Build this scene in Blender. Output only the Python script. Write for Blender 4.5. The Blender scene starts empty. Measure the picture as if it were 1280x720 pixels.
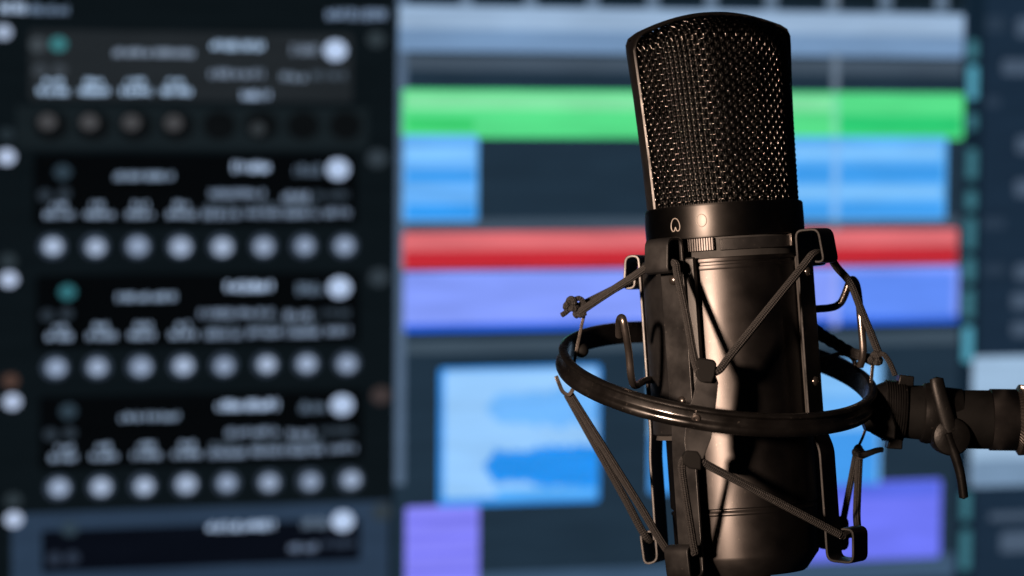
import bpy, math, random
from mathutils import Vector, Matrix
random.seed(7)
sin, cos, pi, rad = math.sin, math.cos, math.pi, math.radians
SC = bpy.context.scene
COL = SC.collection

# ------------------------------------------------------------------ camera frame
F = 3556.0                     # focal length in photo pixels (100 mm on 36 mm, 1280 px)
D0 = 0.853                     # metres from the lens to the microphone's axis
S = D0 / F                     # metres per photo pixel at that distance
PITCH = rad(4.4)
CAM = Vector((0, 0, 1.15))
RX, UP, FW = Vector((1, 0, 0)), Vector((0, -sin(PITCH), cos(PITCH))), Vector((0, cos(PITCH), sin(PITCH)))


def camw(x, y, d):             # metres: right, up, away
    return CAM + RX * x + UP * y + FW * d


def M(x, y, z):                # millimetre-like units (S metres) right / down from the view centre, z towards the lens
    return camw(x * S, -y * S, D0 - z * S)


def P(px, py, z=0.0):          # a seen point at depth z
    k = (D0 - z * S) / D0
    return M((px - 640) * k, (py - 360) * k, z)


# ------------------------------------------------------------------ materials
def new_mat(name):
    m = bpy.data.materials.new(name)
    m.use_nodes = True
    nt = m.node_tree
    return m, nt, nt.nodes['Principled BSDF']


def coat(name, base, rough, metal=0.0, spec=0.5, bump=0.15, scale=2600.0, var=0.25, rvar=0.12, dust=0.0, brushed=0.0):
    """painted / moulded surface: fine grain bump, uneven gloss, slight tone changes, dust specks"""
    m, nt, b = new_mat(name)
    N, L = nt.nodes, nt.links
    tc = N.new('ShaderNodeTexCoord')
    n1 = N.new('ShaderNodeTexNoise'); n1.inputs['Scale'].default_value = scale; n1.inputs['Detail'].default_value = 3
    n2 = N.new('ShaderNodeTexNoise'); n2.inputs['Scale'].default_value = 130; n2.inputs['Detail'].default_value = 6
    L.new(tc.outputs['Object'], n1.inputs['Vector']); L.new(tc.outputs['Object'], n2.inputs['Vector'])
    bp = N.new('ShaderNodeBump'); bp.inputs['Strength'].default_value = bump; bp.inputs['Distance'].default_value = 0.00006
    L.new(n1.outputs['Fac'], bp.inputs['Height']); L.new(bp.outputs['Normal'], b.inputs['Normal'])
    r = N.new('ShaderNodeMapRange')
    r.inputs['From Min'].default_value, r.inputs['From Max'].default_value = 0.3, 0.7
    r.inputs['To Min'].default_value, r.inputs['To Max'].default_value = rough - rvar, rough + rvar
    L.new(n2.outputs['Fac'], r.inputs['Value']); L.new(r.outputs['Result'], b.inputs['Roughness'])
    c = N.new('ShaderNodeMapRange')
    c.inputs['From Min'].default_value, c.inputs['From Max'].default_value = 0.3, 0.7
    c.inputs['To Min'].default_value, c.inputs['To Max'].default_value = 1 - var, 1 + var
    L.new(n2.outputs['Fac'], c.inputs['Value'])
    mx = N.new('ShaderNodeVectorMath'); mx.operation = 'SCALE'
    mx.inputs[0].default_value = base; L.new(c.outputs['Result'], mx.inputs['Scale'])
    if dust:
        v = N.new('ShaderNodeTexNoise'); v.inputs['Scale'].default_value = 900; v.inputs['Detail'].default_value = 1
        L.new(tc.outputs['Object'], v.inputs['Vector'])
        st = N.new('ShaderNodeMapRange'); st.inputs['From Min'].default_value, st.inputs['From Max'].default_value = 0.72, 0.78
        st.inputs['To Max'].default_value = dust
        L.new(v.outputs['Fac'], st.inputs['Value'])
        ad = N.new('ShaderNodeMix'); ad.data_type = 'RGBA'
        L.new(st.outputs['Result'], ad.inputs['Factor']); L.new(mx.outputs['Vector'], ad.inputs['A'])
        ad.inputs['B'].default_value = (0.2, 0.18, 0.16, 1)
        L.new(ad.outputs['Result'], b.inputs['Base Color'])
    else:
        L.new(mx.outputs['Vector'], b.inputs['Base Color'])
    b.inputs['Metallic'].default_value = metal
    if brushed:                                      # turned on a lathe: fine rings round the axis stretch the highlight along it
        b.inputs['Anisotropic'].default_value = brushed; b.inputs['Anisotropic Rotation'].default_value = 0.25
        tg = N.new('ShaderNodeTangent'); tg.direction_type = 'RADIAL'; tg.axis = 'Z'
        L.new(tg.outputs['Tangent'], b.inputs['Tangent'])
    b.inputs['Specular IOR Level'].default_value = spec
    return m


def braid_mat():
    m, nt, b = new_mat('braided_cord')
    N, L = nt.nodes, nt.links
    uv = N.new('ShaderNodeUVMap'); sx = N.new('ShaderNodeSeparateXYZ'); L.new(uv.outputs['UV'], sx.inputs['Vector'])

    def math_(op, a, c):
        n = N.new('ShaderNodeMath'); n.operation = op
        for k, q in enumerate((a, c)):
            if q is None: continue
            if isinstance(q, (int, float)): n.inputs[k].default_value = q
            else: L.new(q, n.inputs[k])
        return n.outputs[0]
    u = math_('MULTIPLY', sx.outputs['X'], 2 * pi * 5); v = math_('MULTIPLY', sx.outputs['Y'], 2 * pi / 5.2)
    a = math_('SINE', math_('ADD', u, v), None); c = math_('SINE', math_('SUBTRACT', u, v), None)
    h = math_('MULTIPLY', a, c)
    ns = N.new('ShaderNodeTexNoise'); ns.inputs['Scale'].default_value = 3000
    tc = N.new('ShaderNodeTexCoord'); L.new(tc.outputs['Object'], ns.inputs['Vector'])
    hh = math_('ADD', h, math_('MULTIPLY', ns.outputs['Fac'], 1.4))
    bp = N.new('ShaderNodeBump'); bp.inputs['Strength'].default_value = 0.9; bp.inputs['Distance'].default_value = 0.0003
    L.new(hh, bp.inputs['Height']); L.new(bp.outputs['Normal'], b.inputs['Normal'])
    mr = N.new('ShaderNodeMapRange'); mr.inputs['From Min'].default_value = -0.6; mr.inputs['From Max'].default_value = 1.4
    L.new(hh, mr.inputs['Value'])
    mx = N.new('ShaderNodeMix'); mx.data_type = 'RGBA'
    mx.inputs['A'].default_value = (0.002, 0.002, 0.002, 1); mx.inputs['B'].default_value = (0.018, 0.017, 0.017, 1)
    L.new(mr.outputs['Result'], mx.inputs['Factor']); L.new(mx.outputs['Result'], b.inputs['Base Color'])
    b.inputs['Roughness'].default_value = 0.62
    b.inputs['Sheen Weight'].default_value = 0.02; b.inputs['Specular IOR Level'].default_value = 0.35
    return m


def lin(c):
    c /= 255.0
    return c / 12.92 if c <= 0.04045 else ((c + 0.055) / 1.055) ** 2.4


_em = {}
GAIN = 0.98


def glow(rgb, gain=1.0):
    """a patch of lit screen: flat colour with the faint unevenness of drawn pixels"""
    key = (tuple(rgb), gain)
    if key in _em: return _em[key]
    m, nt, b = new_mat('screen_glow_%d_%d_%d' % tuple(rgb))
    N, L = nt.nodes, nt.links
    b.inputs['Base Color'].default_value = (0.0006, 0.0006, 0.0007, 1)
    b.inputs['Roughness'].default_value = 0.3
    b.inputs['Specular IOR Level'].default_value = 0.04
    tc = N.new('ShaderNodeTexCoord'); ns = N.new('ShaderNodeTexNoise'); ns.inputs['Scale'].default_value = 90
    mp = N.new('ShaderNodeMapping'); mp.inputs['Scale'].default_value = (0.25, 1, 1.6)
    L.new(tc.outputs['Object'], mp.inputs['Vector']); L.new(mp.outputs['Vector'], ns.inputs['Vector'])
    mr = N.new('ShaderNodeMapRange'); mr.inputs['From Min'].default_value = 0.3; mr.inputs['From Max'].default_value = 0.7
    mr.inputs['To Min'].default_value = 0.9 * GAIN * gain; mr.inputs['To Max'].default_value = 1.1 * GAIN * gain
    L.new(ns.outputs['Fac'], mr.inputs['Value'])
    b.inputs['Emission Color'].default_value = (lin(rgb[0]), lin(rgb[1]), lin(rgb[2]), 1)
    L.new(mr.outputs['Result'], b.inputs['Emission Strength'])
    return m


BODY = coat('satin_black_metal', (0.07, 0.066, 0.065), 0.45, metal=1.0, bump=0.22, scale=5200, rvar=0.04, var=0.1, dust=0.2, brushed=0.5)
COLLAR = coat('smooth_black_metal', (0.075, 0.072, 0.07), 0.46, metal=1.0, bump=0.08, scale=5200, rvar=0.04, var=0.08, brushed=0.82)
DARK = coat('black_recess', (0.006, 0.006, 0.006), 0.7)
WIRE = coat('black_wire', (0.05, 0.046, 0.044), 0.17, metal=1.0, bump=0.0, rvar=0.05)
FRAME = coat('black_frame_paint', (0.006, 0.0056, 0.0055), 0.4, spec=0.35, bump=0.15)
STRAP = coat('black_powder_coat', (0.0075, 0.0075, 0.0078), 0.38, spec=0.45, bump=0.35, scale=4200, dust=0.1)
STEEL = coat('blackened_steel', (0.12, 0.108, 0.10), 0.28, metal=0.9, bump=0.1)
RINGM = coat('black_ring_paint', (0.0035, 0.0032, 0.003), 0.25, spec=0.7, bump=0.12, dust=0.1)
RUBBER = coat('black_rubber', (0.004, 0.004, 0.004), 0.7, spec=0.1, bump=0.4)
PLASTIC = coat('black_plastic', (0.0035, 0.0034, 0.0034), 0.42, spec=0.16, bump=0.6, scale=1500, dust=0.06)
FOAM = coat('foam_lining', (0.018, 0.017, 0.016), 0.9, bump=1.0, scale=3000)
MARK = coat('pale_print', (0.24, 0.22, 0.20), 0.55)
CORD = braid_mat()

# ------------------------------------------------------------------ object helpers
INV = {}


def link(o, parent=None):
    COL.objects.link(o)
    if parent is not None:
        o.parent = parent
    return o


def thing(name, label, cat, mat):
    o = bpy.data.objects.new(name, None)
    o.empty_display_size = 0.02
    COL.objects.link(o)
    o.matrix_world = mat
    o['label'] = label; o['category'] = cat
    INV[o.name] = mat.inverted()
    return o


def root_of(o):
    while o.parent: o = o.parent
    return o


def obj(name, V, FC, mat, parent, smooth=True, angle=35, bevel=0, UV=None, seg=2):
    inv = INV[root_of(parent).name]
    me = bpy.data.meshes.new(name)
    me.from_pydata([inv @ Vector(v) for v in V], [], FC)
    me.materials.append(mat)
    if UV is not None:
        ul = me.uv_layers.new(name='UVMap')
        for lp in me.loops:
            pass
        i = 0
        for f, uvs in zip(FC, UV):
            for q in uvs:
                ul.data[i].uv = q; i += 1
    me.validate()
    import bmesh
    bm = bmesh.new(); bm.from_mesh(me)
    bmesh.ops.recalc_face_normals(bm, faces=bm.faces)
    bm.to_mesh(me); bm.free()
    if smooth:
        me.polygons.foreach_set('use_smooth', [True] * len(me.polygons))
        me.set_sharp_from_angle(angle=rad(angle))
    o = bpy.data.objects.new(name, me)
    link(o, parent)
    if bevel:
        md = o.modifiers.new('edges', 'BEVEL'); md.width = bevel * S; md.segments = seg; md.limit_method = 'ANGLE'; md.angle_limit = rad(40)
    return o


class MB:
    def __init__(s): s.v = []; s.f = []; s.uv = []

    def add(s, V, FC, UV=None):
        n = len(s.v); s.v += [Vector(v) for v in V]; s.f += [tuple(i + n for i in f) for f in FC]
        s.uv += UV if UV else [[(0, 0)] * len(f) for f in FC]

    def build(s, name, mat, parent, **k):
        return obj(name, s.v, s.f, mat, parent, UV=s.uv, **k)

    # --- swept tube through world points, radius in S units
    def tube(s, pts, r, seg=12, smooth=6, closed=False, flat=None):
        pts = [Vector(p) for p in pts]
        if smooth > 1: pts = catmull(pts, smooth, closed)
        n = len(pts)
        rr = (lambda t: r) if not callable(r) else r
        tang = []
        for i in range(n):
            a = pts[(i - 1) % n] if (closed or i) else pts[0]
            b = pts[(i + 1) % n] if (closed or i < n - 1) else pts[-1]
            tang.append((b - a).normalized())
        up = FW if abs(tang[0].dot(FW)) < 0.9 else UP
        nrm = (up - tang[0] * up.dot(tang[0])).normalized()
        V, FC, UV = [], [], []
        dist = 0
        vs = []
        for i in range(n):
            if i:
                dist += (pts[i] - pts[i - 1]).length
                nrm = (nrm - tang[i] * nrm.dot(tang[i])).normalized()
            bn = tang[i].cross(nrm)
            R = rr(i / max(1, n - 1)) * S
            vs.append(dist / S)
            for k in range(seg):
                a = 2 * pi * k / seg
                fx, fy = (1, 1) if flat is None else flat
                V.append(pts[i] + nrm * cos(a) * R * fx + bn * sin(a) * R * fy)
        m = n if closed else n - 1
        for i in range(m):
            j = (i + 1) % n
            for k in range(seg):
                q = (k + 1) % seg
                FC.append((i * seg + k, i * seg + q, j * seg + q, j * seg + k))
                v0, v1 = vs[i], vs[j] if j else vs[i] + 2
                UV.append([(k / seg, v0), ((k + 1) / seg, v0), ((k + 1) / seg, v1), (k / seg, v1)])
        if not closed:
            for i, c in ((0, pts[0] - tang[0] * rr(0) * S * .35), (n - 1, pts[-1] + tang[-1] * rr(1) * S * .35)):
                V.append(c); ci = len(V) - 1
                for k in range(seg):
                    FC.append((i * seg + k, i * seg + (k + 1) % seg, ci)); UV.append([(0, 0)] * 3)
        s.add(V, FC, UV)

    # --- extrude a closed polygon (list of world points) by a world vector
    def prism(s, poly, vec):
        n = len(poly)
        V = [Vector(p) for p in poly] + [Vector(p) + vec for p in poly]
        FC = [tuple(range(n))[::-1], tuple(range(n, 2 * n))] + [(i, (i + 1) % n, n + (i + 1) % n, n + i) for i in range(n)]
        s.add(V, FC)

    # --- lathe: profile (r, h) through fn(az, r, h); closed profile gives a solid ring; az range for a sector
    def lathe(s, prof, fn, seg=128, a0=None, a1=None, closed=False):
        full = a0 is None
        A = [2 * pi * k / seg for k in range(seg)] if full else [a0 + (a1 - a0) * k / seg for k in range(seg + 1)]
        n, m = len(prof), len(A)
        V = [fn(a, r, h) for a in A for r, h in prof]
        FC = []
        for i in range(m if full else m - 1):
            j = (i + 1) % m
            for k in range(n if closed else n - 1):
                q = (k + 1) % n
                FC.append((i * n + k, i * n + q, j * n + q, j * n + k))
        if not full and closed:
            FC.append(tuple(range(n))); FC.append(tuple((m - 1) * n + k for k in range(n))[::-1])
        s.add(V, FC)

    def ball(s, c, r, seg=12, flat=None):
        c = Vector(c); V, FC = [], []
        for i in range(seg + 1):
            t = pi * i / seg
            for k in range(seg):
                a = 2 * pi * k / seg
                v = Vector((sin(t) * cos(a), sin(t) * sin(a), cos(t))) * r * S
                V.append(c + v)
        for i in range(seg):
            for k in range(seg):
                q = (k + 1) % seg
                FC.append((i * seg + k, i * seg + q, (i + 1) * seg + q, (i + 1) * seg + k))
        s.add(V, FC)


def catmull(p, n, closed=False):
    out = []; m = len(p)
    rng = range(m) if closed else range(m - 1)
    for i in rng:
        g = (lambda k: p[k % m]) if closed else (lambda k: p[min(max(k, 0), m - 1)])
        a, b, c, d = g(i - 1), g(i), g(i + 1), g(i + 2)
        for k in range(n):
            t = k / n
            out.append(0.5 * ((2 * b) + (c - a) * t + (2 * a - 5 * b + 4 * c - d) * t * t + (3 * b - a - 3 * c + d) * t ** 3))
    if not closed: out.append(p[-1])
    return out


def fillet(p, r, n=4):
    """round the corners of a 2-D polyline"""
    out = [p[0]]
    for a, b, c in zip(p, p[1:], p[2:]):
        va, vc = Vector(a) - Vector(b), Vector(c) - Vector(b)
        k = min(r, va.length * .45, vc.length * .45)
        s_, e_ = Vector(b) + va.normalized() * k, Vector(b) + vc.normalized() * k
        for i in range(n + 1):
            t = i / n
            q = s_ * (1 - t) ** 2 + Vector(b) * 2 * t * (1 - t) + e_ * t * t
            out.append((q.x, q.y))
    out.append(p[-1])
    return out


# ------------------------------------------------------------------ microphone frame
MC = P(904, 257.5, 0)                               # centre of the collar's upper rim
tilt = rad(1.3)
ax2 = Vector((-0.068, 0.9977))                      # image direction of the axis (right, up)
AZ = (RX * ax2.x + UP * ax2.y) * cos(tilt) + FW * sin(tilt)
AZ.normalize()
AX = (RX - AZ * RX.dot(AZ)).normalized()
AY = AZ.cross(AX)                                   # away from the lens


def L(x, y, h): return MC + (AX * x + AY * y + AZ * h) * S


def C(az, r, h): return L(r * sin(az), -r * cos(az), h)          # az 0 faces the lens, positive to the right


def H(azd, r, h, t=0):                                            # a point t along the tangent at azd degrees
    a = rad(azd)
    return L(r * sin(a) + t * cos(a), -r * cos(a) + t * sin(a), h)


MIC_MAT = Matrix.Translation(L(0, 0, -458)) @ Matrix((AX, AY, AZ)).transposed().to_4x4()
mic = thing('microphone', 'black studio condenser microphone with a woven wire grille, upright in the cord-strung ring', 'microphone', MIC_MAT)

# --- barrel
b = MB()
b.lathe([(0, -66), (92.5, -66), (94, -67), (94.5, -69), (94, -71), (91, -72), (91, -74.5), (93, -75.5), (93.5, -78), (93, -80),
         (92.3, -81), (91.5, -372), (90.5, -372.8), (90, -373.5)], C)
b.build('body', BODY, mic, angle=30)
b = MB()
b.lathe([(0, -372), (88.4, -372), (88.6, -374.8), (90.2, -376.4), (91.2, -378), (91.2, -379.5), (90, -381.5), (89.5, -432), (88.5, -436), (73, -456), (70, -458), (26, -458.5), (0, -458.5)], C)
b.build('end_cap', BODY, mic, angle=30)
b = MB()
b.lathe([(27, -457), (27, -466), (25.5, -467), (25.5, -476), (27, -477), (27, -500), (22, -503), (0, -503)], C, seg=48)
b.build('cable_socket', STEEL, mic, angle=30)
# --- collar with the pattern marks
b = MB()
b.lathe([(88, 0.5), (95, 0.5), (97.5, -0.3), (99, -2.5), (99.3, -20), (99, -38.5), (98, -40.5), (95, -41), (80, -41)], C)
b.build('collar', COLLAR, mic, angle=40)
b = MB()
b.lathe([(80, -40), (91, -41), (91, -66), (80, -66)], C)
b.build('groove', DARK, mic)
b = MB()                                             # slotted sleeve under the collar
for a0, a1, r0, r1, h0, h1 in ((-175, -44, 95, 96, -43, -57), (-9, 53, 93.5, 94.5, -44, -58), (60, 175, 95, 96, -43, -57)):
    b.lathe([(90, h0), (r1, h0), (r1, h1), (90, h1)], C, seg=40, a0=rad(a0), a1=rad(a1), closed=True)
b.build('switch_track', STRAP, mic, angle=30, bevel=.6)
b = MB()
b.lathe([(90, -41.5), (97.5, -41.5), (97.5, -57), (90, -57)], C, seg=6, a0=rad(51.5), a1=rad(56), closed=True)
b.build('stop_tab', STEEL, mic, bevel=.6)
b = MB()
n = 13
for k in range(n):
    a = -37 + k * 1.85
    b.lathe([(88, -41.5), (97.8, -41.5), (97.8, -57), (88, -57)], C, seg=2, a0=rad(a), a1=rad(a + 1.25), closed=True)
b.lathe([(88, -42), (96, -42), (96, -56.5), (88, -56.5)], C, seg=12, a0=rad(-37), a1=rad(-13), closed=True)
b.build('pattern_switch', BODY, mic, bevel=.3)


def mark(pts, azd, h):
    b = MB()
    b.tube([C(rad(azd) + x / 99.3, 99.35, h + y) for x, y in pts], 0.62, seg=6, smooth=5, closed=True)
    return b.build('pattern_mark', MARK, mic)


mark([(6.4 * cos(a), 7.6 * sin(a)) for a in [2 * pi * k / 12 for k in range(12)]], -20.6, -20)
mark([(0, -3), (-1.6, -7), (-4.6, -7.6), (-6.6, -4), (-6.2, 1.5), (-3.6, 6.3), (0, 7.8), (3.6, 6.3), (6.2, 1.5), (6.6, -4), (4.6, -7.6), (1.6, -7)], -41.5, -22.5)

# --- head: woven grille inside a stirrup frame
PSI = rad(15)
HT = 240.0


def hp(x, y, h):                                     # head coordinates -> world; the head is turned PSI about the axis
    return L(x * cos(PSI) - y * sin(PSI) - 5 * max(0, h) / HT, x * sin(PSI) + y * cos(PSI), h)


def half_w(h): return 92 + 8.5 * min(1, max(0, h) / 215)
def half_d(h): return 91 - 12 * min(1, max(0, h) / 225)


def arch(x):                                         # roofline of the frame over the head
    return 212 + 25 * max(0, 1 - (x / 100.0) ** 2)


def head_pt(s, h, side, off=0.0, hk=1.2):
    """s in -1..1 across the head, h height, side -1 front +1 back; off = distance outwards"""
    x = s * half_w(h)
    top = arch(x) - 0.5
    t = min(1.0, max(0.0, h / top))
    g = max(0.0, 1 - t ** 15) ** (1 / 2.4)
    d = half_d(h) * math.sqrt(max(0.0, 1 - s * s)) * g
    v = Vector((s * .9, d / 90.0))
    v.normalize()
    ro = Vector((v.x, v.y))
    return hp(x + ro.x * off, side * (d + ro.y * off), h + off * (t ** 15) * hk)


NV, NH, HMAX = 46, 36, 236.0
b = MB()
for side in (-1, 1):
    for i in range(NV):
        al = -pi / 2 + pi * (i + .5) / NV
        s_ = sin(al)
        topn = (arch(s_ * half_w(225)) - 0.5)
        pts = []
        for j in range(NH * 2 + 1):
            h = -2 + (HMAX + 2) * j / (2 * NH)
            h = min(h, topn - 0.3)
            w = cos(pi * (j / 2 + i))
            pts.append(head_pt(s_, h, side, .35 + 1.35 * w))
            if h >= topn - 0.31: break
        if len(pts) > 4: b.tube(pts, 1.28, seg=6, smooth=2)
    for j in range(NH):
        h = -2 + (HMAX + 2) * (j) / NH
        pts = []
        for i in range(NV * 2 + 1):
            s_ = sin(-pi / 2 + pi * i / (2 * NV))
            if arch(s_ * half_w(h)) - 2 < h: continue
            w = -cos(pi * (j + i / 2 - .5))
            pts.append(head_pt(s_, h, side, -.3 + .85 * w))
        if len(pts) > 4: b.tube(pts, 1.12, seg=6, smooth=2)
b.build('wire_grille', WIRE, mic, angle=180)
b = MB()                                             # black liner for inner mesh and foam, stands in for the dark interior
for side in (-1, 1):
    ns, nh = 40, 40
    V = []
    for i in range(ns + 1):
        s_ = sin(-pi / 2 + pi * i / ns) * .985
        for j in range(nh + 1):
            tp = arch(s_ * half_w(220)) - 0.6
            V.append(head_pt(s_, -2 + (tp + 2) * sin(pi / 2 * j / nh), side, -5, 0))
    b.add(V, [(i * (nh + 1) + j, (i + 1) * (nh + 1) + j, (i + 1) * (nh + 1) + j + 1, i * (nh + 1) + j + 1) for i in range(ns) for j in range(nh)])
b.build('inner_screen', DARK, mic)
# stirrup: up one side, over the roof, down the other
path = [(-93, -3), (-94.5, 60), (-98, 140), (-101.5, 198)]
path += [(-100.2, 207), (-96, 214.5), (-88, 219.5)]
for k in range(1, 16):
    x = -88 + 176 * k / 16
    path.append((x, arch(x) + 1.5))
path += [(88, 219.5), (96, 214.5), (100.2, 207), (101.5, 198), (98, 140), (94.5, 60), (93, -3)]
b = MB()
V, FC = [], []
prof = [(-14, -1.5), (-15, 0.5), (-13.5, 2.6), (-8, 3.6), (0, 4), (8, 3.6), (13.5, 2.6), (15, 0.5), (14, -1.5), (0, -2.5)]
for i, (x, h) in enumerate(path):
    a = Vector(path[max(0, i - 1)]); c = Vector(path[min(len(path) - 1, i + 1)])
    t = (c - a).normalized(); nr = Vector((-t.y, t.x))
    wd = 1 + .75 * min(1, max(0, (h - 196) / 20))
    for y, o in prof:
        V.append(hp(x + nr.x * o, y * wd, h + nr.y * o))
n = len(prof)
for i in range(len(path) - 1):
    for k in range(n):
        q = (k + 1) % n
        FC.append((i * n + k, i * n + q, (i + 1) * n + q, (i + 1) * n + k))
b.add(V, FC)
b.build('grille_frame', FRAME, mic, angle=40)

# ------------------------------------------------------------------ shock mount
RC = M(255.8, 110.9, 0)
R_ = 194.3
_e1 = Vector((1, .1202, 0)).normalized()
_e2 = Vector((0, sin(.2522), cos(.2522))); _e2 = (_e2 - _e1 * _e1.dot(_e2)).normalized()


def c2w(v): return RX * v.x - UP * v.y - FW * v.z


E1, E2 = c2w(_e1), c2w(_e2)                          # right, and towards the lens
EN = E1.cross(E2)
if EN.dot(UP) < 0: EN = -EN
MNT_MAT = Matrix.Translation(RC) @ Matrix((E1, -E2, EN)).transposed().to_4x4()
mount = thing('shock_mount', 'black ring shaped shock mount strung with braided elastic cords around the microphone', 'shock mount', MNT_MAT)


def RG(a, r, h):                                     # ring coordinates: a=0 right, 90 towards the lens
    return RC + (E1 * cos(a) * r + E2 * sin(a) * r + EN * h) * S


b = MB()
b.lathe([(R_ - 5, -12), (R_ - 3, -13), (R_ + 2, -13), (R_ + 5.5, -11.5), (R_ + 7.5, -8.5), (R_ + 7.8, -5.5), (R_ + 6.5, -2.5), (R_ + 3, -1), (R_ + 2.4, 1),
         (R_ + 2.4, 6.5), (R_ + 4.5, 8), (R_ + 6, 10), (R_ + 5, 12), (R_ + 2, 13), (R_ - 3, 13), (R_ - 5, 12)], lambda a, r, h: RG(a, r, h * 1.1 + .5), seg=160, closed=True)
ring = b.build('ring', RINGM, mount, angle=50)
# screws that hold the prongs to the ring
RING_AZ = 100


def screw(a, r, h, rr, parent, mat):
    b = MB()
    c = RG(a, r, h); out = (E1 * cos(a) + E2 * sin(a))
    u = out.cross(EN).normalized(); v = EN
    V, FC = [], []
    for k, (q, z) in enumerate(((1, 0), (1, 2), (.85, 3.2), (.45, 3.6), (.4, 2.2), (0.01, 2.2))):
        for i in range(16):
            t = 2 * pi * i / 16
            V.append(c + (u * cos(t) * q * rr + v * sin(t) * q * rr + out * z) * S)
    for k in range(5):
        for i in range(16):
            j = (i + 1) % 16
            FC.append((k * 16 + i, k * 16 + j, (k + 1) * 16 + j, (k + 1) * 16 + i))
    b.add(V, FC)
    return b.build('screw', mat, parent, angle=25)


screw(rad(99.5), R_ + 2, 1, 5.5, ring, STEEL)
screw(rad(190), R_ + 2, 1, 5.5, ring, STEEL)
screw(rad(268), R_ + 2, 1, 5.5, ring, STEEL)

# --- sleeve that hugs the microphone
b = MB()
b.lathe([(97, -66), (101, -64), (105, -64), (106.5, -66), (106.5, -278), (105, -280), (97, -280)], C, seg=96, a0=rad(-303), a1=rad(-27), closed=True)
sleeve = b.build('sleeve', STRAP, mount, angle=30, bevel=.7)
b = MB()
b.lathe([(93.5, -70), (97, -70), (97, -280), (102, -281), (103.5, -286), (94, -287)], C, seg=96, a0=rad(-302), a1=rad(-29), closed=True)
b.build('foam_lining', FOAM, mount)


def strap(azd, r0, rl, out_t, out_b, hw, hb=-452, dt=0):
    """bent metal strip: top hook, shank riveted to the sleeve, lower hook"""
    p = [(r0 + out_t - 15, -66 + dt), (r0 + out_t - 14, -80 + dt), (r0 + out_t, -80 + dt), (r0 + out_t - 5, -40 + dt), (r0, -40 + dt), (r0, -278), (rl, -308), (rl, hb + 4), (rl + out_b - 3, hb),
         (rl + out_b, hb + 40), (rl + out_b - 17, hb + 42), (rl + out_b - 18, hb + 30)]
    p = fillet(p, 9)
    th = 3.4
    n = len(p)
    left, right = [], []
    for i in range(n):
        a = Vector(p[max(0, i - 1)]); c = Vector(p[min(n - 1, i + 1)])
        t = (c - a).normalized(); nr = Vector((-t.y, t.x)) * th / 2
        q = Vector(p[i])
        left.append(q + nr); right.append(q - nr)
    V, FC = [], []
    for i in range(n):
        for q in (left[i], right[i]):
            for t in (-hw, hw):
                V.append(H(azd, q.x, q.y, t))
    for i in range(n - 1):
        k = i * 4; j = k + 4
        FC += [(k, k + 1, j + 1, j), (k + 3, k + 2, j + 2, j + 3), (k + 2, k, j, j + 2), (k + 1, k + 3, j + 3, j + 1)]
    FC += [(0, 2, 3, 1), (n * 4 - 4, n * 4 - 3, n * 4 - 1, n * 4 - 2)]
    b = MB(); b.add(V, FC)
    o = b.build('strap', STRAP, mount, angle=28, bevel=.8)
    for h in (-90, -225 if azd > 0 else -238):
        q = MB(); c = H(azd, r0 + 1, h, 2)
        a = rad(azd); nrm = AX * sin(a) - AY * cos(a); u = AX * cos(a) + AY * sin(a)
        V, FC = [], []
        for k in range(6):
            t = pi / 2 * k / 5
            for i in range(16):
                w = 2 * pi * i / 16
                V.append(c + (u * cos(w) * 6.2 * cos(t) + AZ * sin(w) * 6.2 * cos(t) + nrm * (1 + 4.2 * sin(t))) * S)
        for k in range(5):
            for i in range(16):
                j = (i + 1) % 16
                FC.append((k * 16 + i, k * 16 + j, (k + 1) * 16 + j, (k + 1) * 16 + i))
        q.add(V, FC); q.build('rivet', STEEL, o)
    return o


S_FL = (-42, 110, 112, 31, 29, 18)
S_FR = (55, 110, 122, 36, 38, 18)
S_BL = (-112, 109, 112, 22, 20, 22)
S_BR = (118, 110, 116, 27, 26, 18)
strap(*S_FL, hb=-454); strap(*S_FR, hb=-447); strap(*S_BL, hb=-442, dt=-14); strap(*S_BR, hb=-442)


def top_pt(Sx, t, dh=0): return H(Sx[0], Sx[1] + Sx[3] * .62, -71 + dh, t)
def low_pt(Sx, t, hb, dh=0): return H(Sx[0], Sx[2] + Sx[4] * .62, hb + 34 + dh, t)


# --- prongs on the ring (upper and lower tongue) with their rubber tips
def plate(name, poly, z0, z1, th, parent, mat, y0, y1, bev=.8):
    """thin plate facing the lens whose depth runs from z0 (at y0) to z1 (at y1)"""
    zz = lambda y: z0 + (z1 - z0) * (y - y0) / (y1 - y0)
    b = MB(); b.prism([P(x, y, zz(y)) for x, y in poly], FW * th * S)
    return b.build(name, mat, parent, bevel=bev, angle=30)


fp = plate('prong', [(858, 517), (866, 497), (872, 470), (876, 462), (893, 464), (898, 478), (896, 498), (892, 530), (889, 548), (879, 574), (858, 572), (855, 552)],
           174, 186, 5, mount, STRAP, 462, 540)
plate('rubber_tip', [(870, 452), (874, 447), (893, 450), (896, 455), (894, 470), (890, 479), (876, 478), (870, 470)], 180, 185, 12, fp, RUBBER, 448, 478, 2)
plate('rubber_tip', [(853, 570), (858, 563), (872, 564), (877, 571), (877, 588), (862, 586), (854, 580)], 192, 192, 16, fp, RUBBER, 560, 585, 2)

b = MB()                                             # left prong, seen edge-on


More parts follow.
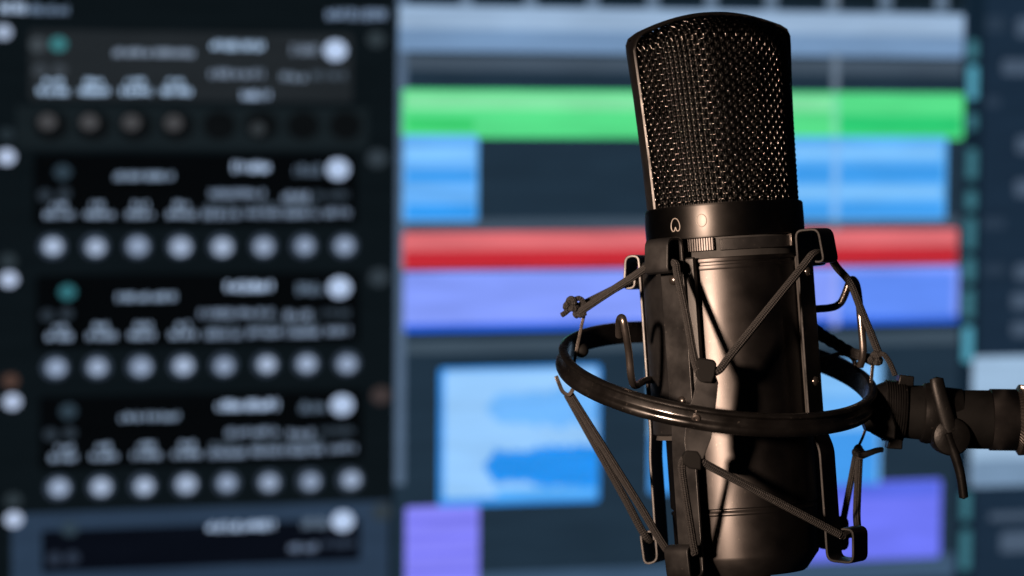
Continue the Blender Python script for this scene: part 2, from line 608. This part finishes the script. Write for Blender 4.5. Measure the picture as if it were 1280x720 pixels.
def blade(b, pts, z0, z1, th):
    V, FC = [], []
    n = len(pts)
    for i, (x, y) in enumerate(pts):
        a = Vector(pts[max(0, i - 1)]); c = Vector(pts[min(n - 1, i + 1)])
        t = (c - a).normalized(); nr = Vector((-t.y, t.x)) * th / 2
        for sgn in (1, -1):
            for z in (z0, z1):
                V.append(P(x + nr.x * sgn, y + nr.y * sgn, z))
    for i in range(n - 1):
        k = i * 4; j = k + 4
        FC += [(k, k + 1, j + 1, j), (k + 3, k + 2, j + 2, j + 3), (k + 2, k, j, j + 2), (k + 1, k + 3, j + 3, j + 1)]
    FC += [(0, 2, 3, 1), (n * 4 - 4, n * 4 - 3, n * 4 - 1, n * 4 - 2)]
    b.add(V, FC)


blade(b, fillet([(716, 462), (721, 436), (728, 402), (733, 384), (724, 378)], 5), -26, -6, 4)
blade(b, fillet([(720, 458), (719, 482), (711, 495), (703, 490), (695, 470)], 6), -16, 8, 5)
lp = b.build('prong', STEEL, mount, bevel=.6)
b = MB(); b.ball(P(727, 438, -16), 9); b.build('rubber_tip', RUBBER, lp)
b = MB()
blade(b, fillet([(1085, 515), (1088, 490), (1091, 455), (1097, 444)], 4), -20, 0, 4.2)
blade(b, fillet([(1086, 525), (1078, 548), (1068, 568), (1074, 574), (1100, 563)], 5), -18, 0, 3.6)
b.build('prong', STEEL, mount, bevel=.6)
plate('prong', [(935, 430), (940, 372), (960, 372), (966, 430), (960, 500), (944, 500)], -176, -176, 5, mount, STRAP, 372, 500)

# --- elastic cords
PL = P(722, 388, -16); PR = P(1097, 446, -10); PBk = P(950, 384, -172)
b = MB()
CR = 4.9


def run(*pts, r=CR, smooth=6): b.tube(list(pts), r, seg=12, smooth=smooth)


# upper cord: left prong - front left hook - front prong - front right hook - right prong - back - left prong
fl0, fl1 = top_pt(S_FL, -20), top_pt(S_FL, 20)
fr0, fr1 = top_pt(S_FR, -20), top_pt(S_FR, 20)
lerp = lambda p, q, t: p + (q - p) * t
run(P(719, 394, -4), lerp(P(722, 391, -6), fl0, .3), lerp(P(722, 391, -6), fl0, .75), fl0, top_pt(S_FL, 4, 1), fl1, lerp(fl1, P(872, 460, 174), .12), lerp(fl1, P(872, 460, 174), .5),
    P(870, 457, 176), P(882, 466, 174), P(898, 463, 176),
    lerp(P(898, 463, 176), fr0, .12), lerp(P(898, 463, 176), fr0, .5), lerp(P(898, 463, 176), fr0, .9), fr0, top_pt(S_FR, 0, 2), fr1, P(1046, 334, 25), P(1063, 354, 14), P(1076, 386, 6), P(1090, 420, 0), P(1100, 446, -4))
bl0, bl1 = top_pt(S_BL, 20, -14), top_pt(S_BL, -20, -14)
br0, br1 = top_pt(S_BR, -20), top_pt(S_BR, 20)
run(P(722, 384, -14), lerp(P(722, 384, -14), bl0, .3), lerp(P(722, 384, -14), bl0, .7), bl0, bl1, lerp(bl1, PBk, .5), PBk, P(962, 384, -172), lerp(PBk, P(1010, 404, -95), .5), P(1010, 404, -95))
b.build('elastic_cord', CORD, mount, angle=180)
b = MB()
b.tube([P(985, 396, -120), P(1012, 408, -95), P(1026, 418, -80), P(1044, 429, -60), P(1064, 440, -35), P(1090, 450, -14)], lambda t: 9.4 - 3.2 * t + .6 * sin(t * 60), seg=14, smooth=8)
b.build('elastic_cord', CORD, mount, angle=180)
# lower cord
b = MB()
l0, l1 = low_pt(S_FL, -20, -454), low_pt(S_FL, 20, -454)
r0, r1 = low_pt(S_FR, -20, -447), low_pt(S_FR, 20, -447)
A0 = P(712, 492, -2)
run(A0, lerp(A0, l0, .3), lerp(A0, l0, .7), l0, low_pt(S_FL, 2, -454), l1, lerp(l1, P(852, 588, 184), .12), lerp(l1, P(852, 588, 184), .9), P(853, 578, 184), P(859, 573, 184), P(868, 573, 184), P(877, 577, 184),
    lerp(P(876, 577, 184), r0, .1), lerp(P(876, 577, 184), r0, .5), lerp(P(876, 577, 184), r0, .95), r0, low_pt(S_FR, 0, -447), r1, P(1071, 640, 20), P(1074, 572, -8))
k0 = low_pt(S_BL, 20, -442)
A1 = P(709, 493, -12)
run(A1, lerp(A1, k0, .3), lerp(A1, k0, .7), k0, low_pt(S_BL, -20, -442))
k1 = low_pt(S_BR, -20, -442)
A2 = P(1070, 568, -10)
run(A2, lerp(A2, k1, .5), lerp(A2, k1, .93), k1, low_pt(S_BR, 20, -442), r=4.2)
b.build('elastic_cord', CORD, mount, angle=180)


def knot(c, size, tails, z):
    b = MB()
    pts = []
    for k in range(18):
        t = 2 * pi * k / 18
        x = sin(t) + 2 * sin(2 * t); y = cos(t) - 2 * cos(2 * t); w = -sin(3 * t)
        pts.append(P(c[0] + x * size * .33, c[1] + y * size * .33, z + w * size * .55))
    b.tube(pts, 4.0, seg=10, smooth=4, closed=True)
    for t in tails: b.tube([P(*q) for q in t], 3.4, seg=10, smooth=5)
    b.build('knot', CORD, mount, angle=180)


knot((714, 381), 7.5, [[(714, 384, -4), (708, 390, 2), (702, 394, 4)], [(716, 376, -2), (724, 373, 0), (730, 380, 0), (724, 394, 2), (732, 391, 4)]], 0)
knot((1094, 449), 6.5, [[(1096, 446, 0), (1104, 443, 4), (1112, 453, 6), (1119, 469, 6)]], 0)
knot((1073, 564), 5.0, [], 0)
b = MB()
b.tube([P(1074, 568, 2), P(1084, 567, 6), P(1096, 563, 6), P(1103, 562, 4)], lambda t: 4.6 - 1.2 * t, seg=10, smooth=5)
b.build('cord_end', RUBBER, mount)

# --- bent wire levers either side of the sleeve
b = MB()
b.tube([P(826, 474, -10), P(806, 476, 40), P(794, 482, 92), P(789, 471, 110), P(786, 440, 122), P(780, 404, 132), P(777, 397, 126), P(774, 402, 112), P(774, 420, 96)], 4.6, seg=12, smooth=6)
b.build('wire_lever', STEEL, mount)
b = MB()
b.tube([P(1000, 387, -40), P(1036, 385, -22), P(1049, 380, -16), P(1055, 371, -15), P(1062, 353, -14), P(1067, 350, -10), P(1072, 362, -6), P(1076, 400, 0), P(1079, 440, 0), P(1075, 458, -6)], 4.8, seg=12, smooth=6)
b.build('wire_lever', STEEL, mount)
b = MB()
blade(b, fillet([(1000, 458), (1026, 450), (1052, 441), (1066, 446), (1071, 460)], 8), -70, -52, 6)
b.build('strap', STRAP, mount, bevel=.8)

# --- swivel joint that carries the ring
JX = (RX * 1 - UP * .065).normalized()
JU = (UP - JX * UP.dot(JX)).normalized()
JF = JX.cross(JU)
if JF.dot(FW) > 0: JF = -JF                          # towards the lens
JC = P(1110, 513, 0)


def J(x, a, r): return JC + (JX * x + JU * r * cos(a) + JF * r * sin(a)) * S
def jq(x, y, z): return JC + (JX * x - JU * y + JF * z) * S


def jl(b, prof, seg=64):                             # lathe about the joint's axis, profile (x, r)
    b.lathe(prof, lambda a, x, r: J(x, a, r), seg=seg)


b = MB()                                             # saddle block, ribbed
poly = []
for k in range(25):
    a = -pi / 2 + 2 * pi * k / 24
prof = [(-22, 0.1), (-22, 24), (-19, 30), (-6, 36)]
x = -6
while x < 18:
    prof += [(x, 37.2), (x + .9, 38.4), (x + 1.6, 38.4), (x + 2.4, 37.2)]; x += 3
prof += [(20, 37), (20, 0.1)]
jl(b, prof, 72)
sw = b.build('swivel_block', PLASTIC, mount, angle=30)
b = MB()
for (x0, x1, y0, y1) in ((8, 28, -46, -32), (0, 19, 32, 47)):
    b.prism([jq(x0 + 2, y0, -14), jq(x1, y0 + 1, -14), jq(x1, y1, -14), jq(x0, y1, -14)], JF * 30 * S)
b.build('clamp_tab', PLASTIC, sw, bevel=1.5)
b = MB()                                             # arched jaw that grips the ring
b.prism([jq(-24, -16, -8), jq(-4, -26, -8), jq(12, -29, -8), jq(12, -20, -8), jq(-2, -17, -8), jq(-20, -11, -8)], JF * 30 * S)
b.prism([jq(-30, 26, 8), jq(-40, 4, 8), jq(-8, -8, 8), jq(0, 2, 8), jq(6, 18, 8), jq(6, 34, 8)], JF * 34 * S)
b.build('clamp_jaw', PLASTIC, sw, bevel=2)
b = MB()
jl(b, [(18, .1), (18, 33), (42, 34), (42, .1)])
b.build('joint_gap', RUBBER, mount, angle=30)  # black cylinder standing in for the dark gap between block and housing
b = MB()
jl(b, [(40, .1), (40, 33), (43, 37), (50, 38.5), (60, 37), (66, 34), (90, 33), (90, .1)])
b.build('swivel_housing', PLASTIC, mount, angle=30)
# lever: hub on the front of the housing with a handle up and a longer one down
b = MB()
hub = jq(76, 26, 30)
u, v = JX, JU


def disc(b, c, r, z0, z1, rim=3, seg=40):
    V, FC = [], []
    pr = [(0.05, z0), (r, z0), (r, z1 - rim), (r - rim * .3, z1 - rim * .3), (r - rim, z1), (r * .45, z1 + 1.5), (.05, z1 + 2)]
    for q, z in pr:
        for i in range(seg):
            t = 2 * pi * i / seg
            V.append(c + (u * cos(t) * q + v * sin(t) * q + JF * z) * S)
    for k in range(len(pr) - 1):
        for i in range(seg):
            j = (i + 1) % seg
            FC.append((k * seg + i, k * seg + j, (k + 1) * seg + j, (k + 1) * seg + i))
    b.add(V, FC)


disc(b, jq(76, 26, 0), 24, -4, 42, 6)
lev = b.build('lever_hub', PLASTIC, mount, angle=40)
b = MB()
b.tube([jq(70, 22, 38), jq(88, 66, 36), jq(96, 100, 34)], lambda t: 8.8 - 1.2 * t, seg=16, smooth=5, flat=(1, .75))
b.tube([jq(74, 20, 38), jq(62, -12, 38), jq(55, -34, 36), jq(53, -44, 34)], lambda t: 10.5 - 2 * t, seg=16, smooth=5, flat=(.6, 1))
b.build('lever_handle', PLASTIC, lev, angle=50)

# ------------------------------------------------------------------ boom arm
ARM_MAT = Matrix.Translation(JC) @ Matrix((JX, -JF, JU)).transposed().to_4x4()
arm = thing('microphone_stand', 'black tubular boom of a microphone stand reaching in from the right to the mount', 'microphone stand', ARM_MAT)
AXJ = (RX - UP * .012).normalized()
AUJ = (UP - AXJ * UP.dot(AXJ)).normalized()
AFJ = AXJ.cross(AUJ)
if AFJ.dot(FW) > 0: AFJ = -AFJ
AC = P(1190, 524, -2)


def A(a, x, r): return AC + (AXJ * x + AUJ * r * cos(a) + AFJ * r * sin(a)) * S


b = MB()
b.lathe([(-22, .1), (-22, 36.5), (47, 36.8), (48, 34), (48, .1)], A, seg=72)
b.build('tube', RUBBER, arm, angle=30)
b = MB()
b.lathe([(46.5, .1), (46.5, 37), (47.5, 38.6), (79, 38.6), (81, 37), (81, .1)], A, seg=72)
b.build('sleeve', BODY, arm, angle=30)
b = MB()
prof = [(80, .1), (80, 38), (85, 43)]
V, FC = [], []
xs = [(79.8, 38), (84, 43.5), (112, 43.5), (116, 38)]
seg = 240
for x, r in xs:
    for i in range(seg):
        rr = r + (0.9 if i % 4 < 2 else -0.9) * (1 if r > 40 else 0)
        V.append(A(2 * pi * i / seg + x * .012, x, rr))
for k in range(3):
    for i in range(seg):
        j = (i + 1) % seg
        FC.append((k * seg + i, k * seg + j, (k + 1) * seg + j, (k + 1) * seg + i))
V += [A(0, 79.8, 0), A(0, 116, 0)]
for i in range(seg):
    j = (i + 1) % seg
    FC.append((i, j, len(V) - 2)); FC.append((3 * seg + i, 3 * seg + j, len(V) - 1))
b.add(V, FC)
b.build('knurled_nut', STEEL, arm, angle=25)
b = MB()
b.lathe([(115, .1), (115, 36), (420, 36), (420, .1)], A, seg=48)
b.build('tube', RUBBER, arm, angle=30)

# ------------------------------------------------------------------ monitor
SD = 1.36
h_ = Vector((11760 / F, 155 / F, 1)).normalized()    # along the screen's rows (right, up, away)
v_ = Vector((-110 / F, 12.9, -1))
v_ = (v_ - h_ * v_.dot(h_)).normalized()             # up the screen
HX = RX * h_.x + UP * h_.y + FW * h_.z
HV = RX * v_.x + UP * v_.y + FW * v_.z
HN = HX.cross(HV)
if HN.dot(FW) > 0: HN = -HN                          # out of the screen, towards the lens
SO = camw(0, 0, SD)


def uv(px, py):
    d = (RX * ((px - 640) / F) - UP * ((py - 360) / F) + FW)
    t = (SO - CAM).dot(HN) / d.dot(HN)
    q = CAM + d * t - SO
    return q.dot(HX), q.dot(HV)


def sw_(u_, v__, lay=0): return SO + HX * u_ + HV * v__ + HN * lay * 0.00012


W0, W1 = uv(-70, 360)[0], uv(1390, 360)[0]
H0, H1 = uv(640, 800)[1], uv(640, -60)[1]
MON_MAT = Matrix.Translation(sw_((W0 + W1) / 2, H0)) @ Matrix((HX, -HN, HV)).transposed().to_4x4()
monitor = thing('computer_monitor', 'glowing screen behind the microphone, showing coloured audio tracks and a dark effect rack', 'monitor', MON_MAT)
b = MB()
b.prism([sw_(W0, H0), sw_(W1, H0), sw_(W1, H1), sw_(W0, H1)], -HN * .022)
screen = b.build('screen', glow((33, 50, 65)), monitor, smooth=False)


def rrect(b, x0, y0, x1, y1, lay, r=0.0):
    """axis-aligned (rounded) rectangle on the screen from photo coordinates"""
    cx, cy = (x0 + x1) / 2, (y0 + y1) / 2
    u0, u1 = uv(x0, cy)[0], uv(x1, cy)[0]
    v1, v0 = uv(cx, y0)[1], uv(cx, y1)[1]
    box(b, u0, v0, u1, v1, lay, r)


def box(b, u0, v0, u1, v1, lay, r=0.0):
    r = min(r * S * 1.55, (u1 - u0) / 2 * .98, (v1 - v0) / 2 * .98)
    if r <= 0:
        b.add([sw_(u0, v0, lay), sw_(u1, v0, lay), sw_(u1, v1, lay), sw_(u0, v1, lay)], [(0, 1, 2, 3)])
        return
    V = []
    for cx, cy, a in ((u1 - r, v1 - r, 0), (u0 + r, v1 - r, 90), (u0 + r, v0 + r, 180), (u1 - r, v0 + r, 270)):
        for k in range(7):
            t = rad(a + 15 * k); V.append(sw_(cx + r * cos(t), cy + r * sin(t), lay))
    b.add(V, [tuple(range(len(V)))])


def part(name, rects, rgb, lay, parent, r=0.0, gain=1.0):
    if len(rects) > 1 and name in ('level_meter', 'mixer_button', 'ruler_tick', 'audio_clip', 'playhead', 'track_lane', 'window_edge'):
        return [part(name, [q], rgb, lay, parent, r, gain) for q in rects]
    b = MB()
    for q in rects: rrect(b, *q, lay, r)
    return b.build(name, glow(rgb, gain), parent, smooth=False)


# --- arranger window: rulers, lanes, clips
part('window_edge', [(495, -40, 508, 606)], (84, 104, 128), 1, screen)
part('ruler', [(508, -60, 1206, 6)], (18, 30, 38), 1, screen)
part('ruler_tick', [(x - 8, -40, x + 8, 14) for x in (583, 663, 741, 816, 889, 964, 1041, 1107, 1177)], (96, 116, 138), 2, screen)
part('track_header', [(499, 12, 1205, 68)], (118, 150, 188), 3, screen, r=4)
part('track_header', [(499, 13, 1204, 40)], (154, 181, 212), 4, screen, r=3)
part('track_lane', [(508, 72, 1203, 91)], (68, 82, 97), 1, screen)
part('track_lane', [(508, 272, 1200, 286)], (66, 82, 98), 1, screen)
part('track_lane', [(508, 420, 1198, 436)], (64, 80, 94), 1, screen)
part('track_lane', [(505, 706, 1198, 736)], (62, 86, 112), 1, screen)


def clip(rect, rgb, bands=(), r=4, lay=5):
    o = part('audio_clip', [rect], rgb, lay, screen, r)
    return o


clip((502, 114, 1204, 173), (88, 222, 138))
part('audio_clip', [(506, 118, 1040, 138)], (134, 232, 168), 6, screen, r=3)
part('audio_clip', [(1048, 144, 1200, 168)], (48, 205, 118), 6, screen, r=3)
part('audio_clip', [(508, 148, 592, 162)], (58, 208, 112), 6, screen, r=2)
clip((503, 169, 597, 277), (104, 178, 250), lay=7)
part('audio_clip', [(507, 214, 593, 226), (507, 256, 594, 273)], (52, 156, 244), 8, screen, r=2)
clip((880, 171, 1182, 275), (96, 178, 250), lay=7)
part('audio_clip', [(990, 206, 1178, 228), (990, 254, 1178, 271)], (66, 160, 242), 8, screen, r=2)
part('audio_clip', [(507, 184, 592, 200), (990, 184, 1176, 198), (990, 233, 1176, 247)], (128, 196, 255), 8, screen, r=2)
clip((503, 288, 1196, 333), (226, 112, 118), lay=5)
part('audio_clip', [(505, 311, 1195, 333)], (198, 44, 56), 6, screen)
clip((504, 336, 1197, 409), (134, 158, 254), lay=7)
part('audio_clip', [(505, 400, 1196, 409)], (40, 98, 226), 8, screen)
part('audio_clip', [(1048, 340, 1190, 398)], (98, 142, 248), 8, screen, r=3)
clip((548, 458, 749, 630), (58, 150, 240), lay=5, r=5)
part('audio_clip', [(555, 462, 745, 620)], (152, 204, 255), 6, screen, r=5)


def wave(x0, x1, yc, amp, rgb, lay):
    """a sound waveform: slim bars of uneven height about a centre line"""
    b = MB(); x = x0; a = .75; u_ = 0
    while x < x1:
        k = min(1, (x - x0) / 16 + .25)
        a = min(1, max(.72, a + random.uniform(-.09, .09)))
        rrect(b, x, yc - amp * a * k * random.uniform(.9, 1.05), x + 3.6, yc + amp * a * k * random.uniform(.9, 1.05), lay)
        x += 3.8
    return b.build('waveform', glow(rgb), screen, smooth=False)


wave(608, 743, 510, 26, (112, 184, 255), 8)
wave(605, 745, 583, 27, (18, 142, 242), 8)
part('audio_clip', [(620, 610, 744, 622)], (92, 178, 252), 7, screen, r=2)
clip((812, 452, 1100, 612), (132, 194, 252), lay=5, r=5)
part('audio_clip', [(812, 540, 1096, 612)], (70, 158, 242), 6, screen, r=5)
wave(860, 1090, 508, 20, (110, 180, 248), 8)
clip((506, 632, 598, 760), (136, 136, 252), lay=5)
part('audio_clip', [(509, 648 + 20 * k, 595, 656 + 20 * k) for k in range(5)], (122, 122, 244), 6, screen)
clip((992, 602, 1175, 700), (112, 122, 250), lay=5, r=4)
part('audio_clip', [(996, 604, 1172, 622)], (90, 108, 232), 6, screen, r=3)
part('playhead', [(1039, -40, 1048, 12), (1039, 68, 1048, 114), (1039, 276, 1048, 288)], (106, 122, 140), 9, screen)
part('playhead', [(1039, 120, 1048, 170)], (120, 222, 168), 9, screen)
part('playhead', [(1039, 176, 1048, 272)], (128, 186, 245), 9, screen)
part('playhead', [(1039, 336, 1048, 408)], (150, 168, 250), 9, screen)
# --- mixer column at the right
mixer = part('mixer_panel', [(1200, -50, 1224, 790)], (18, 34, 48), 2, screen)
part('mixer_panel', [(1224, -50, 1390, 790)], (27, 44, 62), 2, screen)
part('level_meter', [(1208, 50, 1221, 74), (1208, 142, 1220, 162), (1207, 186, 1220, 224), (1206, 238, 1219, 262), (1205, 272, 1218, 312), (1204, 322, 1217, 352), (1203, 362, 1216, 398), (1200, 615, 1212, 650), (1199, 662, 1212, 712)],
     (60, 112, 126), 10, screen, r=4)
part('level_meter', [(1208, 82, 1221, 124), (1202, 408, 1215, 452)], (82, 156, 180), 10, screen, r=4)
part('fader_strip', [(1214, 444, 1390, 606)], (156, 186, 216), 4, screen, r=6)
part('fader_strip', [(1214, 572, 1390, 606)], (118, 146, 176), 5, screen, r=4)
part('mixer_button', [(1270, 22, 1300, 46), (1252, 74, 1300, 94), (1270, 170, 1300, 192), (1268, 224, 1300, 246), (1268, 330, 1300, 350), (1264, 366, 1300, 386), (1264, 402, 1300, 420), (1236, 640, 1300, 650), (1250, 664, 1300, 690)],
     (72, 88, 108), 4, screen, r=6)
part('mixer_button', [(1232, 20, 1256, 40), (1232, 120, 1250, 134), (1230, 330, 1256, 344), (1228, 272, 1256, 286)], (42, 58, 76), 4, screen, r=4)

# --- effect rack window at the left
rack = part('effect_rack', [(-70, -60, 494, 800)], (13, 20, 24), 1, screen)


def glyphs(b, x0, x1, y, h, lay):
    """a run of illegibly small upright strokes, as lettering too blurred to read"""
    cx = (x0 + x1) / 2
    v0, v1 = uv(cx, y + h / 2)[1], uv(cx, y - h / 2)[1]
    x = x0
    while x < x1 - 2:
        w = random.uniform(2.2, 4.4)
        k = random.choice((0, 0, 0, .18, .3))
        u0, u1 = uv(x, y)[0], uv(min(x + w, x1), y)[0]
        box(b, u0, v0 + (v1 - v0) * random.choice((0, 0, .12)), u1, v1 - (v1 - v0) * k, lay)
        x += w + random.choice((.9, 1.3, 1.6, 4.2))


def text(runs, rgb, parent, lay=4, name='lettering'):
    b = MB(); rgb = (min(255, int(rgb[0] * 1.08 + 2)), min(255, int(rgb[1] * 1.11 + 4)), min(255, int(rgb[2] * 1.12 + 6)))
    for (x0, x1, y, h) in runs: glyphs(b, x0, x1, y, h, lay)
    return b.build(name, glow(rgb), parent, smooth=False)


def dots(name, pts, r, rgb, parent, lay=4, sx=1.14):
    out = []
    for x, y in pts:
        b = MB()
        cu, cv = uv(x, y); R0 = r * S * SD / D0
        b.add([sw_(cu + R0 * sx * cos(2 * pi * k / 28), cv + R0 * sin(2 * pi * k / 28), lay) for k in range(28)], [tuple(range(28))])
        out.append(b.build(name, glow(rgb), parent, smooth=False))
    return out


GREY, PALE, WHITE = (150, 165, 190), (174, 194, 222), (184, 205, 238)
text([(0, 32, 10, 13)], (170, 185, 210), screen); text([(34, 88, 12, 11)], (105, 120, 142), screen); text([(408, 484, 18, 13)], (112, 127, 150), screen)
part('effect_rack', [(20, 134, 460, 186)], (23, 31, 35), 2, screen)
UN = [(0, 0), (0, 0), (3, 150), (7, 299), (9, 446)]
d1 = part('display', [(36, 40, 440, 126)], (34, 39, 43), 3, screen, r=4)
text([(142, 243, 66, 9)], (128, 138, 156), screen); text([(264, 332, 57, 11)], PALE, screen)
text([(262, 330, 92, 10)], (120, 130, 148), screen); text([(351, 383, 96, 10)], (112, 122, 138), screen); text([(390, 432, 94, 9)], (70, 78, 88), screen)
text([(302, 337, 119, 10)], GREY, screen)
text([(x - 12, x + 12, 102, 7) for x in (67, 118, 170, 221)] + [(x - 19, x + 18, 114, 9) for x in (66, 118, 170, 221)], PALE, screen)
dots('indicator', [(73, 55)], 9, (58, 120, 126), screen); dots('indicator', [(47, 56)], 9, (62, 70, 76), screen)
dots('indicator', [(50, 88), (74, 88)], 8, (58, 65, 72), screen)
text([(364, 398, 62, 13)], (104, 112, 126), screen)
dots('button', [(419, 63)], 12.3, WHITE, screen)
dots('knob', [(64 + 52.5 * k, 157) for k in range(8)], 18, (12, 15, 17), screen, lay=4)
dots('knob', [(59 + 52.5 * k, 152 + .5 * k) for k in range(4)], 9.5, (70, 71, 74), screen, lay=5)
dots('knob', [(322, 161)], 8, (52, 58, 62), screen, lay=5)
dots('rack_screw', [(4, 40)], 9, (160, 176, 202), screen); dots('rack_screw', [(470, 49)], 10, (48, 58, 64), screen)
dots('rack_screw', [(8, 168)], 8, (36, 46, 52), screen)
for n, (dx, dy) in enumerate(UN):
    if n == 0: continue
    sk = lambda x: -(x - 250) * (dy + 235 - 205) * 0.000085
    q = lambda runs: [(a + dx, c + dx, y + dy + sk((a + c) / 2), h) for a, c, y, h in runs]
    if n < 4:
        part('display', [(42 + dx, 192 + dy, 446 + dx, 282 + dy)], (5, 7, 9), 3, screen, r=4)
        text(q([(143, 216, 220, 9)]), (136, 150, 172), screen)
        text(q([[(291, 336, 209, 12)], [(279, 340, 209, 12)], [(264, 341, 209, 12)]][n - 1]), (176, 192, 220), screen)
        text(q([[(262, 335, 242, 9)], [(246, 338, 242, 9)], [(276, 340, 242, 9)]][n - 1]), (118, 130, 150), screen)
        text(q([(353, 388, 246, 11)]), (122, 134, 154), screen); text(q([(394, 434, 244, 9)]), (56, 64, 74), screen)
        text(q([(x - 10, x + 10, 256, 8) for x in (74, 124, 176, 228)] + [(x - 18, x + 18, 268, 8) for x in (73, 124, 176, 227)]), (138, 152, 174), screen)
        text(q([(254, 300, 268, 10), (307, 350, 267, 10), (355, 398, 267, 10), (405, 437, 266, 10)]), (118, 130, 150), screen)
        text(q([(256, 296, 258, 5), (308, 346, 257, 5), (356, 394, 257, 5)]), (84, 94, 108), screen)
        for x in (66, 119, 172, 225, 277, 329.5, 380, 430.5):
            kx, ky = x + dx, 308 + dy + sk(x) - (n - 1)
            kn = dots('knob', [(kx - .5, ky - .5)], 14.5, (58, 70, 86), screen, lay=4)[0]
            d_ = random.choice((0, 6, 14, 24))
            dots('knob_cap', [(kx + random.uniform(-.6, 1.4), ky + random.uniform(-.6, 1.2))], random.uniform(9.0, 10.4), (168 - d_, 185 - d_, 212 - d_), kn, lay=5)
        dots('indicator', [(56 + dx, 244 + dy), (80 + dx, 242 + dy)], 7, (46, 56, 66), screen)
    else:
        fr = part('display', [(14, 634, 486, 790)], (43, 60, 81), 3, screen, r=3)
        part('display', [(52, 656, 450, 708)], (9, 13, 22), 4, screen, r=3)
        text(q([(250, 334, 213, 11)]), (170, 186, 214), screen, lay=6)
        text(q([(352, 388, 243, 10)]), (100, 112, 134), screen, lay=6); text(q([(394, 434, 240, 9)]), (44, 52, 66), screen, lay=6)
        dots('indicator', [(68, 698), (90, 697)], 8, (42, 52, 68), screen, lay=6)
    dots('indicator', [(78 + dx + (3 if n == 2 else 0), 211 + dy + 4)], 9, (52, 112, 122) if n == 2 else (48, 64, 76), screen, lay=6)
    text(q([(368, 400, 213, 13)]), (90, 102, 118), screen, lay=6)
    dots('button', [(422 + dx - (n - 1) * 1, 213 + dy + sk(422) - 1)], 12.3, WHITE, screen, lay=6)
    dots('rack_screw', [(8 + dx, 196 + dy + (7 if n > 2 else 3) - (0 if n > 1 else 3))], 9.5, (180, 196, 225), screen, lay=6)
    dots('rack_screw', [(471 + dx * .7, 198 + dy - 1.5 * (n - 1))], 11, (64, 56, 56) if n == 3 else (50, 60, 68), screen, lay=6)
    if n < 4: dots('rack_screw', [(10 + dx * .9, 326 + dy)], 9, (76, 58, 52) if n == 2 else (44, 54, 60), screen, lay=6)

# ------------------------------------------------------------------ light
def area(name, loc, target, size, power, color):
    l = bpy.data.lights.new(name, 'AREA'); l.shape = 'DISK'; l.size = size; l.energy = power; l.color = color
    o = bpy.data.objects.new(name, l); COL.objects.link(o)
    o.location = loc
    l.spread = rad(18)
    o.rotation_euler = (target - loc).to_track_quat('-Z', 'Y').to_euler()
    return o


tgt = P(800, 400, 80)
az, el, dist = rad(-34), rad(6), 1.0
dirv = (-FW * cos(az) + RX * sin(az)) * cos(el) + UP * sin(el)
area('desk_lamp_light', tgt + dirv * dist, tgt, 0.09, 0.40, (1.0, 0.70, 0.52))

w = bpy.data.worlds.new('World'); SC.world = w; w.use_nodes = True
bg = w.node_tree.nodes['Background']
bg.inputs['Color'].default_value = (0.35, 0.55, 0.9, 1); bg.inputs['Strength'].default_value = 0.006

# ------------------------------------------------------------------ camera
cam = bpy.data.cameras.new('Camera'); co = bpy.data.objects.new('Camera', cam); COL.objects.link(co)
co.location = CAM; co.rotation_euler = (pi / 2 + PITCH, 0, 0)
cam.lens = 100; cam.sensor_width = 36; cam.clip_start = 0.05; cam.clip_end = 50
cam.dof.use_dof = True; cam.dof.focus_distance = D0 - 92 * S
cam.dof.aperture_fstop = 8.6; cam.dof.aperture_blades = 0
SC.camera = co
SC.view_settings.view_transform = 'Standard'; SC.view_settings.look = 'None'
SC.view_settings.exposure = 0; SC.view_settings.gamma = 1
SC.cycles.use_denoising = True
SC.cycles.max_bounces = 6
